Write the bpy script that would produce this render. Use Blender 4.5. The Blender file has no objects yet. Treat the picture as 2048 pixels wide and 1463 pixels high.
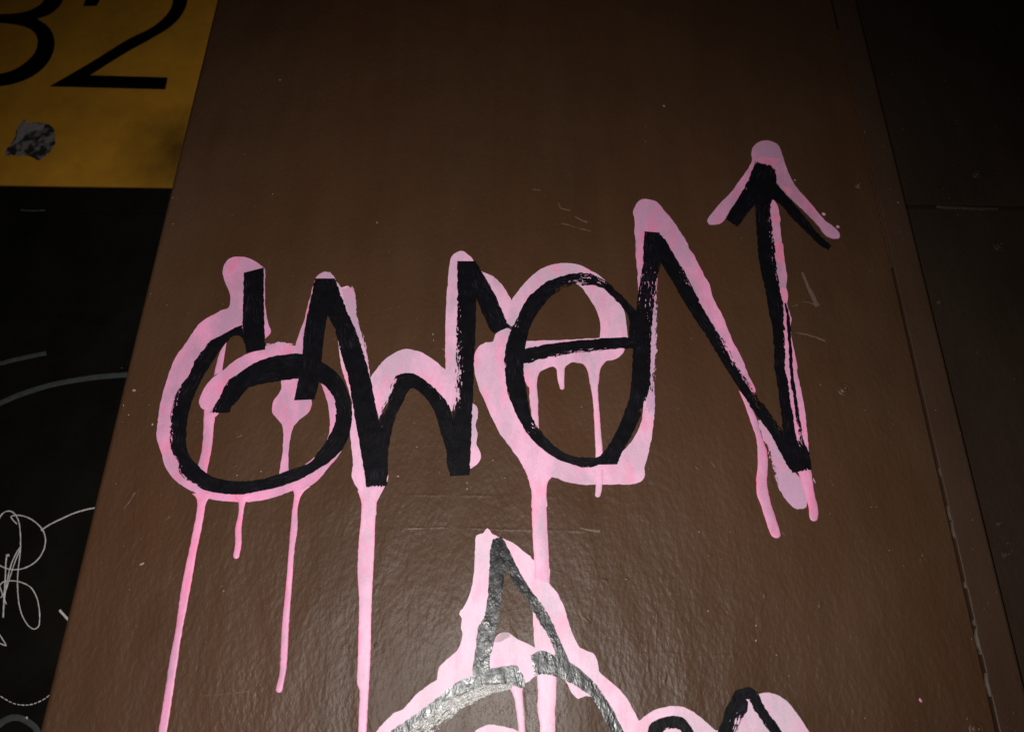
import bpy, math, random
from mathutils import Vector, Matrix, noise, geometry
random.seed(7)
R = math.radians
scene = bpy.context.scene

# ------------------------------------------------------------------ camera
D = 0.80                       # camera to column face, metres
CAMH = 1.50
FPX = 1593.0                   # focal length in photo pixels (28 mm on 36 mm)
TH = math.atan(FPX / 3352.0)   # looking up
RO = math.atan(47.0 / 3352.0)  # slight roll
R0, U0 = Vector((1, 0, 0)), Vector((0, -math.sin(TH), math.cos(TH)))
FW = Vector((0, math.cos(TH), math.sin(TH)))
CR = R0 * math.cos(RO) + U0 * math.sin(RO)
CU = U0 * math.cos(RO) - R0 * math.sin(RO)
CAM = Vector((0, -D, CAMH))
cd = bpy.data.cameras.new('camera')
cam = bpy.data.objects.new('camera', cd)
scene.collection.objects.link(cam)
cam.matrix_world = Matrix(((CR.x, CU.x, -FW.x, CAM.x), (CR.y, CU.y, -FW.y, CAM.y), (CR.z, CU.z, -FW.z, CAM.z), (0, 0, 0, 1)))
cd.sensor_width = 36
cd.lens = FPX * 36 / 2048
cd.clip_start, cd.clip_end = 0.02, 3000
cd.dof.use_dof = True
cd.dof.focus_distance = 0.89
cd.dof.aperture_fstop = 5.6
scene.camera = cam

# ------------------------------------------------------------------ night sky
world = bpy.data.worlds.new('World')
scene.world = world
world.use_nodes = True
wn = world.node_tree
sky = wn.nodes.new('ShaderNodeTexSky')
sky.sky_type = 'NISHITA'
sky.sun_disc = False
sky.sun_elevation = R(-3)
sky.sun_rotation = R(150)
bgn = wn.nodes['Background']
wn.links.new(sky.outputs[0], bgn.inputs[0])
bgn.inputs[1].default_value = 0.004
sd = bpy.data.lights.new('moon', 'SUN')
sd.energy, sd.angle, sd.color = 0.004, R(0.5), (0.8, 0.88, 1)
so = bpy.data.objects.new('moon', sd)
so.rotation_euler = (R(40), 0, R(30))
scene.collection.objects.link(so)

# ------------------------------------------------------------------ the photographer's flash, the light that the picture is taken by
fl = bpy.data.lights.new('camera_flash', 'SPOT')
fl.energy = 34
fl.spot_size = R(114)
fl.spot_blend = 1.0
fl.shadow_soft_size = 0.014
fl.color = (1, 0.985, 0.95)
fo = bpy.data.objects.new('camera_flash', fl)
fo.location = CAM + Vector((-0.055, -0.01, 0.03))
aim = FW.copy()
aim.rotate(Matrix.Rotation(R(-16), 3, 'X'))
fo.rotation_euler = aim.to_track_quat('-Z', 'Y').to_euler()
scene.collection.objects.link(fo)

vs = scene.view_settings
vs.view_transform = 'Standard'
vs.look = 'None'
vs.exposure = 0
vs.gamma = 1
vs.use_curve_mapping = False

# ------------------------------------------------------------------ pixel -> plane
LWALL, RWALL = 0.34, 0.020      # depth of the walls behind the column face
def ray(px, py):
    return CR * ((px - 1024) / FPX) + CU * ((731.5 - py) / FPX) + FW
def hit(px, py, y=0.0):
    d = ray(px, py)
    t = (y - CAM.y) / d.y
    return CAM + d * t
FR = {'A': (300, 480, .38285), 'B': (680, 480, .38278), 'C': (1240, 380, .24603), 'D': (1360, 720, .25299),
      'E': (720, 1040, .29297), 'F': (740, 1300, .15625), 'G': (1040, 1240, .29297), 'H': (0, 980, .33003),
      'I': (300, 640, .25974), 'J': (980, 520, .32817), 'K': (60, 950, .3507), 'L': (0, 0, .30084),
      'M': (1000, 0, .3418), 'N': (0, 380, .35533), 'P': (0, 0, 1.0)}
def px(fr, pts):
    ox, oy, s = FR[fr]
    return [(ox + x * s, oy + y * s) for x, y in pts]
def num(s):
    v = [float(t) for t in s.replace(',', ' ').split()]
    return list(zip(v[0::2], v[1::2]))
def P(fr, s):                   # "x,y x,y" in a detail frame -> photo pixels
    return px(fr, num(s))

# ------------------------------------------------------------------ materials
def mat(name):
    m = bpy.data.materials.new(name)
    m.use_nodes = True
    nt = m.node_tree
    return m, nt, nt.nodes['Principled BSDF'], nt.nodes['Material Output']
def N(nt, t, **kw):
    n = nt.nodes.new(t)
    for k, v in kw.items():
        if k.startswith('i_'):
            n.inputs[k[2:].replace('_', ' ')].default_value = v
        else:
            setattr(n, k, v)
    return n
def coords(nt, scale=(1, 1, 1), rot=(0, 0, 0), src='Object'):
    tc = N(nt, 'ShaderNodeTexCoord')
    mp = N(nt, 'ShaderNodeMapping')
    mp.inputs['Scale'].default_value = scale
    mp.inputs['Rotation'].default_value = rot
    nt.links.new(tc.outputs[src], mp.inputs['Vector'])
    return mp.outputs[0]
def tex(nt, vec, scale, detail=4, rough=.55):
    n = N(nt, 'ShaderNodeTexNoise')
    n.inputs['Scale'].default_value = scale
    n.inputs['Detail'].default_value = detail
    n.inputs['Roughness'].default_value = rough
    nt.links.new(vec, n.inputs['Vector'])
    return n.outputs['Fac']
def ramp(nt, fac, stops):
    n = N(nt, 'ShaderNodeValToRGB')
    e = n.color_ramp.elements
    while len(e) < len(stops):
        e.new(.5)
    for el, (p, c) in zip(e, stops):
        el.position = p
        el.color = (c, c, c, 1) if isinstance(c, (int, float)) else (*c, 1)
    nt.links.new(fac, n.inputs[0])
    return n.outputs[0]
def math_(nt, op, a, b=None, c=None):
    n = N(nt, 'ShaderNodeMath', operation=op)
    for i, v in enumerate((a, b, c)):
        if v is None: continue
        if isinstance(v, (int, float)): n.inputs[i].default_value = v
        else: nt.links.new(v, n.inputs[i])
    return n.outputs[0]
def bump(nt, h, dist, strength=1.0, prev=None):
    n = N(nt, 'ShaderNodeBump')
    n.inputs['Distance'].default_value = dist
    n.inputs['Strength'].default_value = strength
    nt.links.new(h, n.inputs['Height'])
    if prev: nt.links.new(prev, n.inputs['Normal'])
    return n.outputs[0]
def mixc(nt, fac, a, b, mode='MIX'):
    n = N(nt, 'ShaderNodeMix', data_type='RGBA', blend_type=mode)
    if isinstance(fac, (int, float)): n.inputs[0].default_value = fac
    else: nt.links.new(fac, n.inputs[0])
    for i, v in ((6, a), (7, b)):
        if isinstance(v, tuple): n.inputs[i].default_value = (*v, 1)
        else: nt.links.new(v, n.inputs[i])
    return n.outputs[2]

def relief(nt, amt=1.0):
    """rolled gloss paint on steel: orange peel, long sags, a faint vertical drag"""
    h1 = tex(nt, coords(nt, (1, 1, .62), (0, R(22), 0)), 215, 3, .55)
    h2 = tex(nt, coords(nt, (1, 1, .5), (0, R(12), 0)), 48, 3, .5)
    h3 = tex(nt, coords(nt, (1, 1, .5)), 12, 2, .5)
    b = bump(nt, h3, .012 * amt, .5)
    b = bump(nt, h2, .0019 * amt, .5, b)
    return bump(nt, h1, .0010 * amt, .8, b)

def brown_paint(name, base, rough=.42, k=1.0, spec=.25):
    m, nt, bs, out = mat(name)
    big = ramp(nt, tex(nt, coords(nt, (1, 1, .6)), 3.2, 5, .6), [(.3, .82), (.7, 1.16)])
    red = ramp(nt, tex(nt, coords(nt, (1, 1, .35)), 7, 4, .55), [(.45, 0.0), (.75, .55)])
    c = mixc(nt, red, tuple(base), (base[0] * 1.12, base[1] * .88, base[2] * .82))
    c = mixc(nt, 1.0, c, big, 'MULTIPLY')
    fine = ramp(nt, tex(nt, coords(nt), 900, 2, .6), [(.3, .8), (.72, 1.22)])
    c = mixc(nt, .6, c, fine, 'MULTIPLY')
    st = ramp(nt, tex(nt, coords(nt, (1, 1, .09)), 34, 4, .6), [(.40, .86), (.62, 1.1)])
    c = mixc(nt, .35, c, st, 'MULTIPLY')
    du = ramp(nt, tex(nt, coords(nt, (1, 1, .7)), 1.9, 6, .65), [(.52, 0.0), (.72, .16)])
    c = mixc(nt, du, c, (.13, .085, .06))
    # worn pale specks
    sp = ramp(nt, tex(nt, coords(nt), 420, 1, .4), [(.79, 0.0), (.82, 1.0)])
    c = mixc(nt, sp, c, (.32, .27, .22))
    nt.links.new(c, bs.inputs['Base Color'])
    rr = ramp(nt, tex(nt, coords(nt, (1, 1, .3)), 16, 5, .6), [(.3, rough - .05), (.7, rough + .1)])
    nt.links.new(rr, bs.inputs['Roughness'])
    bs.inputs['Specular IOR Level'].default_value = spec
    nt.links.new(relief(nt, k), bs.inputs['Normal'])
    return m

def dry_alpha(nt, out, bs, gain=1.0):
    """a brush stroke that breaks up where the brush ran dry: 'dry' is stored along the stroke"""
    at = N(nt, 'ShaderNodeAttribute', attribute_name='dry')
    n1 = tex(nt, coords(nt, (70, 560, 1), src='UV'), 1, 4, .62)
    n2 = tex(nt, coords(nt, (230, 420, 1), src='UV'), 1, 3, .6)
    v = math_(nt, 'ADD', math_(nt, 'MULTIPLY', n1, .6), math_(nt, 'MULTIPLY', n2, .4))
    th = math_(nt, 'ADD', math_(nt, 'MULTIPLY', at.outputs['Fac'], .475 * gain), .205)
    dd = math_(nt, 'SUBTRACT', v, th)
    al = N(nt, 'ShaderNodeMapRange', interpolation_type='SMOOTHSTEP')
    al.inputs['From Min'].default_value = -.012
    al.inputs['From Max'].default_value = .022
    nt.links.new(dd, al.inputs['Value'])
    tr = N(nt, 'ShaderNodeBsdfTransparent')
    mx = N(nt, 'ShaderNodeMixShader')
    nt.links.new(al.outputs[0], mx.inputs[0])
    nt.links.new(tr.outputs[0], mx.inputs[1])
    nt.links.new(bs.outputs[0], mx.inputs[2])
    nt.links.new(mx.outputs[0], out.inputs['Surface'])
    return n1

def pink_paint(name, base, thin, hot, amt=.6, dry=False, zones=None, zcol=(.58, .31, .47)):
    m, nt, bs, out = mat(name)
    f1 = ramp(nt, tex(nt, coords(nt, (1, 1, .55), (0, R(20), 0)), 30, 6, .68), [(.40, 0.0), (.62, amt)])
    c = mixc(nt, f1, base, thin)
    # places where the paint was brushed thin, so that the brown greys it
    if zones:
        tc = N(nt, 'ShaderNodeTexCoord')
        wob = tex(nt, coords(nt, (1, 1, .6)), 34, 5, .7)
        acc = None
        for zx, zy, zr in zones:
            q = hit(zx, zy) - ORG
            rr = (hit(zx + zr, zy) - hit(zx, zy)).length
            mp = N(nt, 'ShaderNodeMapping')
            mp.inputs['Location'].default_value = (-q.x, 0, -q.z)
            mp.inputs['Scale'].default_value = (1, 0, 1)
            nt.links.new(tc.outputs['Object'], mp.inputs['Vector'])
            ln = N(nt, 'ShaderNodeVectorMath', operation='LENGTH')
            nt.links.new(mp.outputs[0], ln.inputs[0])
            d = math_(nt, 'DIVIDE', ln.outputs['Value'], rr)
            d = math_(nt, 'SUBTRACT', math_(nt, 'ADD', 2.1, math_(nt, 'MULTIPLY', wob, -2.4)), d)
            acc = d if acc is None else math_(nt, 'MAXIMUM', acc, d)
        z = ramp(nt, acc, [(.0, 0.0), (.75, .85)])
        c = mixc(nt, z, c, zcol)
    f2 = ramp(nt, tex(nt, coords(nt, (1, 1, .4)), 60, 4, .6), [(.51, 0.0), (.66, .6)])
    c = mixc(nt, f2, c, hot)
    at = N(nt, 'ShaderNodeAttribute', attribute_name='rim')
    c = mixc(nt, math_(nt, 'MULTIPLY', at.outputs['Fac'], .8), c, hot)
    fine = ramp(nt, tex(nt, coords(nt), 700, 2, .5), [(.3, .93), (.7, 1.05)])
    c = mixc(nt, 1.0, c, fine, 'MULTIPLY')
    nt.links.new(c, bs.inputs['Base Color'])
    bs.inputs['Roughness'].default_value = .48
    bs.inputs['Specular IOR Level'].default_value = .35
    h1 = tex(nt, coords(nt, (1, 1, .42), (0, R(14), 0)), 210, 3, .55)
    b = bump(nt, h1, .0006, .5)
    nt.links.new(b, bs.inputs['Normal'])
    if dry: dry_alpha(nt, out, bs)
    return m

def black_paint(name, base=(.0042, .0037, .0052), rough=.46, bumpk=1.0, gain=1.0, spec=.10):
    m, nt, bs, out = mat(name)
    n1 = dry_alpha(nt, out, bs, gain)
    c = mixc(nt, math_(nt, 'MULTIPLY', ramp(nt, n1, [(.52, 0.0), (.72, 1.0)]), ramp(nt, tex(nt, coords(nt), 28, 3, .5), [(.45, 0.0), (.62, .9)])), base, (.030, .025, .036))  # paler streaks put varying brush sheen into the colour
    nt.links.new(c, bs.inputs['Base Color'])
    rr = ramp(nt, tex(nt, coords(nt), 90, 3, .5), [(.35, rough - .06), (.65, rough + .1)])
    nt.links.new(rr, bs.inputs['Roughness'])
    bs.inputs['Specular IOR Level'].default_value = spec
    h1 = tex(nt, coords(nt, (1, 1, .6), (0, R(14), 0)), 140, 3, .6)
    b = bump(nt, n1, .0003, .2)
    b = bump(nt, h1, .0009, .75 * bumpk, b)
    nt.links.new(b, bs.inputs['Normal'])
    return m

def plain(name, base, rough=.6, var=.15, scale=30, bmp=0, spec=.4):
    m, nt, bs, out = mat(name)
    f = ramp(nt, tex(nt, coords(nt), scale, 5, .6), [(.3, 1 - var), (.7, 1 + var)])
    nt.links.new(mixc(nt, 1.0, tuple(base), f, 'MULTIPLY'), bs.inputs['Base Color'])
    bs.inputs['Roughness'].default_value = rough
    bs.inputs['Specular IOR Level'].default_value = spec
    if bmp: nt.links.new(bump(nt, tex(nt, coords(nt), scale * 6, 3), bmp, .6), bs.inputs['Normal'])
    return m

BROWN = (.066, .0312, .0152)
M = {}
M['brown'] = brown_paint('brown_gloss_paint', BROWN)
M['brown_sheen'] = brown_paint('brown_sheen_paint', (.060, .0325, .020), .44, .6, .25)  # same brown paint, greyed to put the strip's sheen into the colour
M['brown_wall'] = brown_paint('brown_wall_paint', (.030, .019, .0125), .5, .8, .2)
M['gap'] = plain('dark_gap', (.003, .0025, .002), .95, .1, 30, 0, .05)
M['caulk'] = plain('pale_caulk', (.08, .056, .042), .6, .2, 200)
ORG = Vector(((hit(212, 900).x + hit(1962, 1000).x) / 2, .25, 0))
M['pink'] = pink_paint('pink_paint', (.86, .34, .555), (.50, .28, .41), (.93, .20, .38), .85, zones=[(505, 540, 42), (1300, 425, 75), (1345, 500, 60), (1532, 300, 40), (1425, 440, 34), (1670, 460, 40), (455, 745, 40)])
M['pale'] = pink_paint('pale_pink_paint', (.85, .46, .64), (.55, .37, .48), (.93, .30, .48), .85, zones=[(915, 540, 60), (1125, 550, 70), (800, 725, 50), (965, 740, 60), (1280, 920, 60), (1245, 640, 45), (1400, 1450, 60), (1570, 1430, 60)], zcol=(.66, .42, .55))
M['lilac'] = pink_paint('lilac_thin_paint', (.64, .34, .51), (.54, .31, .45), (.74, .30, .46))
M['flash_pale'] = pink_paint('flash_paled_pink', (.82, .53, .67), (.60, .43, .53), (.90, .36, .52), .85, zones=[(965, 1120, 50), (1400, 1450, 60), (1570, 1430, 60), (850, 1330, 60)], zcol=(.66, .48, .58))  # pink of the lower word, paled: flash sheen put into the colour
M['thin'] = pink_paint('thin_wash_paint', (.42, .29, .33), (.33, .22, .25), (.5, .3, .36))
M['hot'] = pink_paint('hot_pink_paint', (.86, .27, .44), (.84, .32, .50), (.90, .15, .30), .5)
M['pink_dry'] = pink_paint('lilac_dry_brush', (.62, .36, .52), (.52, .32, .45), (.80, .30, .48), .6, True)
M['black'] = black_paint('black_brush_paint')
M['black_wet'] = black_paint('black_wet_paint', (.008, .0075, .0085), .32, 1.4, 1.0, .42)
M['fleck'] = plain('pale_fleck', (.30, .25, .2), .5)
M['scratch'] = plain('scratched_paint', (.125, .082, .057), .5, .2, 300)
M['groove'] = plain('dark_score', (.03, .017, .009), .6)
M['wash'] = None
def wash():
    m, nt, bs, out = mat('thin_wet_smear')
    n1 = dry_alpha(nt, out, bs)
    bs.inputs['Base Color'].default_value = (.16, .14, .125, 1)
    bs.inputs['Roughness'].default_value = .30
    bs.inputs['Specular IOR Level'].default_value = .6
    b = bump(nt, n1, .0006, .8)
    h1 = tex(nt, coords(nt, (1, 1, .5), (0, R(14), 0)), 190, 3, .55)
    nt.links.new(bump(nt, h1, .0009, .8, b), bs.inputs['Normal'])
    return m
M['wash'] = wash()
_sr = hit(335, 376, LWALL - .006).x + .10
SIGN_C = Vector((_sr - .475, LWALL, hit(170, 375, LWALL).z))
def sign_mat():
    m, nt, bs, out = mat('yellow_sign_enamel')
    tc = N(nt, 'ShaderNodeTexCoord')
    # sooty overspray patch with its own ragged shape near the sign's lower corner
    sep = N(nt, 'ShaderNodeVectorMath', operation='DISTANCE')
    mp = N(nt, 'ShaderNodeMapping')
    q = hit(350, 305, LWALL - .006) - Vector((SIGN_C.x, 0, SIGN_C.z))
    mp.inputs['Location'].default_value = (-q.x, 0, -q.z * .8)
    mp.inputs['Scale'].default_value = (1, 0, .8)
    nt.links.new(tc.outputs['Object'], mp.inputs['Vector'])
    nt.links.new(mp.outputs[0], sep.inputs[0])
    nz = tex(nt, coords(nt), 14, 4, .6)
    dd = math_(nt, 'ADD', sep.outputs['Value'], math_(nt, 'MULTIPLY', math_(nt, 'SUBTRACT', nz, .5), .10))
    soot = ramp(nt, dd, [(.0, .8), (.12, 0.0)])
    v = ramp(nt, tex(nt, coords(nt), 9, 8, .72), [(.3, .74), (.7, 1.12)])
    c = mixc(nt, 1.0, (.74, .335, .03), v, 'MULTIPLY')
    c = mixc(nt, soot, c, (.03, .02, .006))
    nt.links.new(c, bs.inputs['Base Color'])
    bs.inputs['Roughness'].default_value = .55
    bs.inputs['Specular IOR Level'].default_value = .25
    return m
M['yellow'] = sign_mat()
M['digit'] = plain('black_vinyl', (.003, .0035, .0035), .6, .1, 30, 0, .03)
M['blackwall'] = plain('black_wall_paint', (.0078, .0068, .0050), .7, .4, 12, .0006, .06)
M['chalk'] = plain('white_pen', (.78, .73, .70), .7, .25, 150)
M['greypen'] = plain('grey_pen', (.055, .06, .06), .7, .3, 120)
def sticker_mat():
    m, nt, bs, out = mat('torn_sticker_paper')
    f = tex(nt, coords(nt, (1, 1, 1)), 48, 4, .6)
    c = mixc(nt, ramp(nt, f, [(.47, 0.0), (.58, 1.0)]), (.02, .021, .02), (.25, .22, .20))
    nt.links.new(c, bs.inputs['Base Color'])
    bs.inputs['Roughness'].default_value = .7
    return m
M['sticker'] = sticker_mat()
M['ground'] = plain('pavement_concrete', (.16, .15, .14), .85, .2, 6, .002)
M['slab'] = plain('pavement_slab', (.20, .19, .175), .85, .2, 9, .002)

# ------------------------------------------------------------------ object helpers
COL = scene.collection
def link(name, me, m, parent=None, **props):
    o = bpy.data.objects.new(name, me)
    COL.objects.link(o)
    for mm in (m if isinstance(m, (list, tuple)) else [m]):
        me.materials.append(mm)
    if parent: o.parent = parent
    for k, v in props.items(): o[k] = v
    return o
def thing(name, loc, label, cat, group=None):
    o = bpy.data.objects.new(name, None)
    o.empty_display_size = .1
    o.location = loc
    COL.objects.link(o)
    o['label'], o['category'] = label, cat
    o['kind'] = 'thing'
    if group: o['group'] = group
    return o
def root_of(o):
    while o.parent: o = o.parent
    return o
def cr(pts, step, closed=False):
    """centripetal Catmull-Rom through 2-D (or n-D) points"""
    pts = [Vector(p) for p in pts]
    n = len(pts)
    out = []
    for i in range(n if closed else n - 1):
        p1, p2 = pts[i], pts[(i + 1) % n]
        if closed: p0, p3 = pts[i - 1], pts[(i + 2) % n]
        else:
            p0 = pts[i - 1] if i else p1 * 2 - p2
            p3 = pts[i + 2] if i + 2 < n else p2 * 2 - p1
        t0 = 0
        t1 = t0 + max((p1 - p0).length, 1e-4) ** .5
        t2 = t1 + max((p2 - p1).length, 1e-4) ** .5
        t3 = t2 + max((p3 - p2).length, 1e-4) ** .5
        k = max(1, int((p2 - p1).length / step))
        for j in range(k):
            t = t1 + (t2 - t1) * j / k
            a1 = p0 * ((t1 - t) / (t1 - t0)) + p1 * ((t - t0) / (t1 - t0))
            a2 = p1 * ((t2 - t) / (t2 - t1)) + p2 * ((t - t1) / (t2 - t1))
            a3 = p2 * ((t3 - t) / (t3 - t2)) + p3 * ((t - t2) / (t3 - t2))
            b1 = a1 * ((t2 - t) / (t2 - t0)) + a2 * ((t - t0) / (t2 - t0))
            b2 = a2 * ((t3 - t) / (t3 - t1)) + a3 * ((t - t1) / (t3 - t1))
            out.append(b1 * ((t2 - t) / (t2 - t1)) + b2 * ((t - t1) / (t2 - t1)))
    if not closed: out.append(pts[-1])
    return out

def patch_data(pts, plane, off, jit=.7, step=5, smooth=True, seed=0, sink=None):
    """filled outline lying on a wall plane, with a real edge down to the wall"""
    pts = [Vector(p) for p in pts]
    loop = cr(pts, step, True) if smooth else pts
    if jit:
        lp = []
        for i, p in enumerate(loop):
            a, b = loop[i - 1], loop[(i + 1) % len(loop)]
            t = (b - a)
            nrm = Vector((-t.y, t.x)).normalized() if t.length > 1e-6 else Vector((0, 0))
            j = noise.noise(Vector((p.x * .12, p.y * .12, seed))) * jit * 1.6 + noise.noise(Vector((p.x * .4, p.y * .4, seed + 9))) * jit
            lp.append(p + nrm * j)
        loop = lp
    w = [hit(p.x, p.y, plane) for p in loop]
    n = len(w)
    v = [Vector((p.x, plane - off, p.z)) for p in w]
    tri = geometry.tessellate_polygon([[Vector((p.x, p.z, 0)) for p in w]])
    faces = []
    for a, b, c in tri:
        ar = (w[b].x - w[a].x) * (w[c].z - w[a].z) - (w[c].x - w[a].x) * (w[b].z - w[a].z)
        faces.append((a, b, c) if ar > 0 else (a, c, b))
    base = n
    s = off + .0002 if sink is None else sink
    v += [Vector((p.x, plane - off + s, p.z)) for p in w]
    area = sum(w[i].x * w[(i + 1) % n].z - w[(i + 1) % n].x * w[i].z for i in range(n))
    for i in range(n):
        j = (i + 1) % n
        faces.append((i, base + i, base + j, j) if area > 0 else (j, base + j, base + i, i))
    return v, faces

def mesh_from(name, v, f, origin=Vector((0, 0, 0))):
    me = bpy.data.meshes.new(name)
    me.from_pydata([tuple(p - origin) for p in v], [], f)
    me.update()
    return me

def patches(name, plane, items, mats, parent, **props):
    """several paint patches of one layer joined to one part; items = (pts, off, mat index)"""
    org = root_of(parent).location
    V, Fc, MI = [], [], []
    for k, (pts, off, mi) in enumerate(items):
        v, f = patch_data(pts, plane, off, seed=k * 3.7)
        b = len(V)
        V += v
        Fc += [tuple(i + b for i in q) for q in f]
        MI += [mi] * len(f)
    me = mesh_from(name, V, Fc, org)
    me.polygons.foreach_set('material_index', MI)
    return link(name, me, mats, parent, **props)

def ribbon(name, pairs, plane, off, m, parent, dry=None, dome=.0, cross=8, step=3.0, edge=.5, jit=.6, ends=.6, endlen=9, soft=False, rim=False, seed=None, **props):
    """a painted stroke: left/right edge pairs in photo pixels, laid on a wall plane.
    dry: list of (dryL, dryR) per pair.  dome: raised section height."""
    org = root_of(parent).location
    if seed is None: seed = random.uniform(0, 99)
    dry = dry or [(0, 0)] * len(pairs)
    pts = [(*a, *b, d0 * 40, d1 * 40) for (a, b), (d0, d1) in zip(pairs, dry)]
    rows = cr(pts, step * 1.4)
    V, UV, DR, RM = [], [], [], []
    u = 0
    prev = None
    tot = len(rows)
    L = [0]
    for i in range(1, tot):
        a, b = rows[i - 1], rows[i]
        L.append(L[-1] + math.hypot((a[0] + a[2] - b[0] - b[2]) / 2, (a[1] + a[3] - b[1] - b[3]) / 2))
    for i, r in enumerate(rows):
        a, b = Vector((r[0], r[1])), Vector((r[2], r[3]))
        ax = (b - a)
        wpx = ax.length
        ax = ax.normalized() if wpx > 1e-5 else Vector((0, 0))
        if jit:
            d0j, d1j = 1 + 2.2 * max(0, r[4] / 40), 1 + 2.2 * max(0, r[5] / 40)
            if dome: d0j = d1j = 1
            a = a + ax * jit * d0j * (2.0 * noise.noise(Vector((L[i] * .11, seed, 0))) + (0 if dome else 1.1 * noise.noise(Vector((L[i] * .45, seed, 5)))))
            b = b + ax * jit * d1j * (2.0 * noise.noise(Vector((L[i] * .11, seed + 30, 0))) + (0 if dome else 1.1 * noise.noise(Vector((L[i] * .45, seed + 30, 5)))))
        A, B = hit(a.x, a.y, plane), hit(b.x, b.y, plane)
        c = (A + B) / 2
        if prev is not None: u += (c - prev).length
        prev = c
        W = (B - A).length
        de = min(L[i], L[-1] - L[i])
        ed = max(0, 1 - de / endlen) * ends
        for k in range(cross + 1):
            t = k / cross
            p = A.lerp(B, t)
            e = abs(2 * t - 1)
            if soft: dm = dome * .55 * max(0.0, min(1.0, .45 + 1.3 * noise.noise(Vector((L[i] * .022, seed, 77))))) * min(1.0, min(L[i], L[-1] - L[i]) / 25)
            else: dm = dome
            z = off + dm * (math.cos(e * math.pi / 2) ** 2 if soft else math.sqrt(max(0, 1 - e * e))) if dome else off
            V.append(Vector((p.x, plane - z, p.z)))
            UV.append((u + seed, t * W + seed * .37))
            d0, d1 = max(0, r[4] / 40), max(0, r[5] / 40)
            d = d0 * max(0, 1 - t * 1.7) + d1 * max(0, 1 - (1 - t) * 1.7) + (d0 * d1) ** .5 * .7 * (1 - e)
            ee = max(0, 1 - (1 - e) * wpx / 2 / 4.5) * edge
            DR.append(min(1.0, max(d, ee, ed)))
            RM.append(max(0, (e - .72) / .28))
    F = []
    q = cross + 1
    A0, B0 = V[0], V[cross]
    Nn = V[q]
    flip = ((B0.x - A0.x) * (Nn.z - A0.z) - (Nn.x - A0.x) * (B0.z - A0.z)) < 0
    for i in range(tot - 1):
        for k in range(cross):
            f = (i * q + k, i * q + k + 1, (i + 1) * q + k + 1, (i + 1) * q + k)
            F.append(f[::-1] if flip else f)
    me = mesh_from(name, V, F, org)
    uvl = me.uv_layers.new(name='UVMap')
    for lp in me.loops:
        uvl.data[lp.index].uv = UV[lp.vertex_index]
    at = me.attributes.new('dry', 'FLOAT', 'POINT')
    at.data.foreach_set('value', DR)
    if rim:
        at = me.attributes.new('rim', 'FLOAT', 'POINT')
        at.data.foreach_set('value', RM)
    if dome:
        me.polygons.foreach_set('use_smooth', [True] * len(me.polygons))
    return link(name, me, m, parent, **props)

def pairs(fr, s):               # "lx,ly rx,ry | ..." -> [(l, r)]
    return [tuple(px(fr, num(q))) for q in s.split('|')]
def line_pairs(pts, w0, w1=None):
    """centre line in photo pixels -> edge pairs of a given width"""
    c = cr(pts, 6)
    out = []
    n = len(c)
    for i, p in enumerate(c):
        t = (c[min(i + 1, n - 1)] - c[max(i - 1, 0)])
        t = t.normalized() if t.length > 0 else Vector((0, 1))
        w = w0 + ((w1 if w1 is not None else w0) - w0) * i / max(1, n - 1)
        nn = Vector((-t.y, t.x)) * w / 2
        out.append((tuple(p - nn), tuple(p + nn)))
    return out
def drip_cap(pr, at_end=True):
    """round the end of a drip"""
    a, b = Vector(pr[-1][0]), Vector(pr[-1][1])
    a0, b0 = Vector(pr[-2][0]), Vector(pr[-2][1])
    t = ((a + b) / 2 - (a0 + b0) / 2).normalized()
    c, h = (a + b) / 2, (b - a) / 2
    r = h.length
    out = list(pr)
    for s in (.3, .6, .8, .93, 1.0):
        k = math.sqrt(max(0.0004, 1 - s * s))
        cc = c + t * r * s
        out.append((tuple(cc - h * k), tuple(cc + h * k)))
    return out

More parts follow.
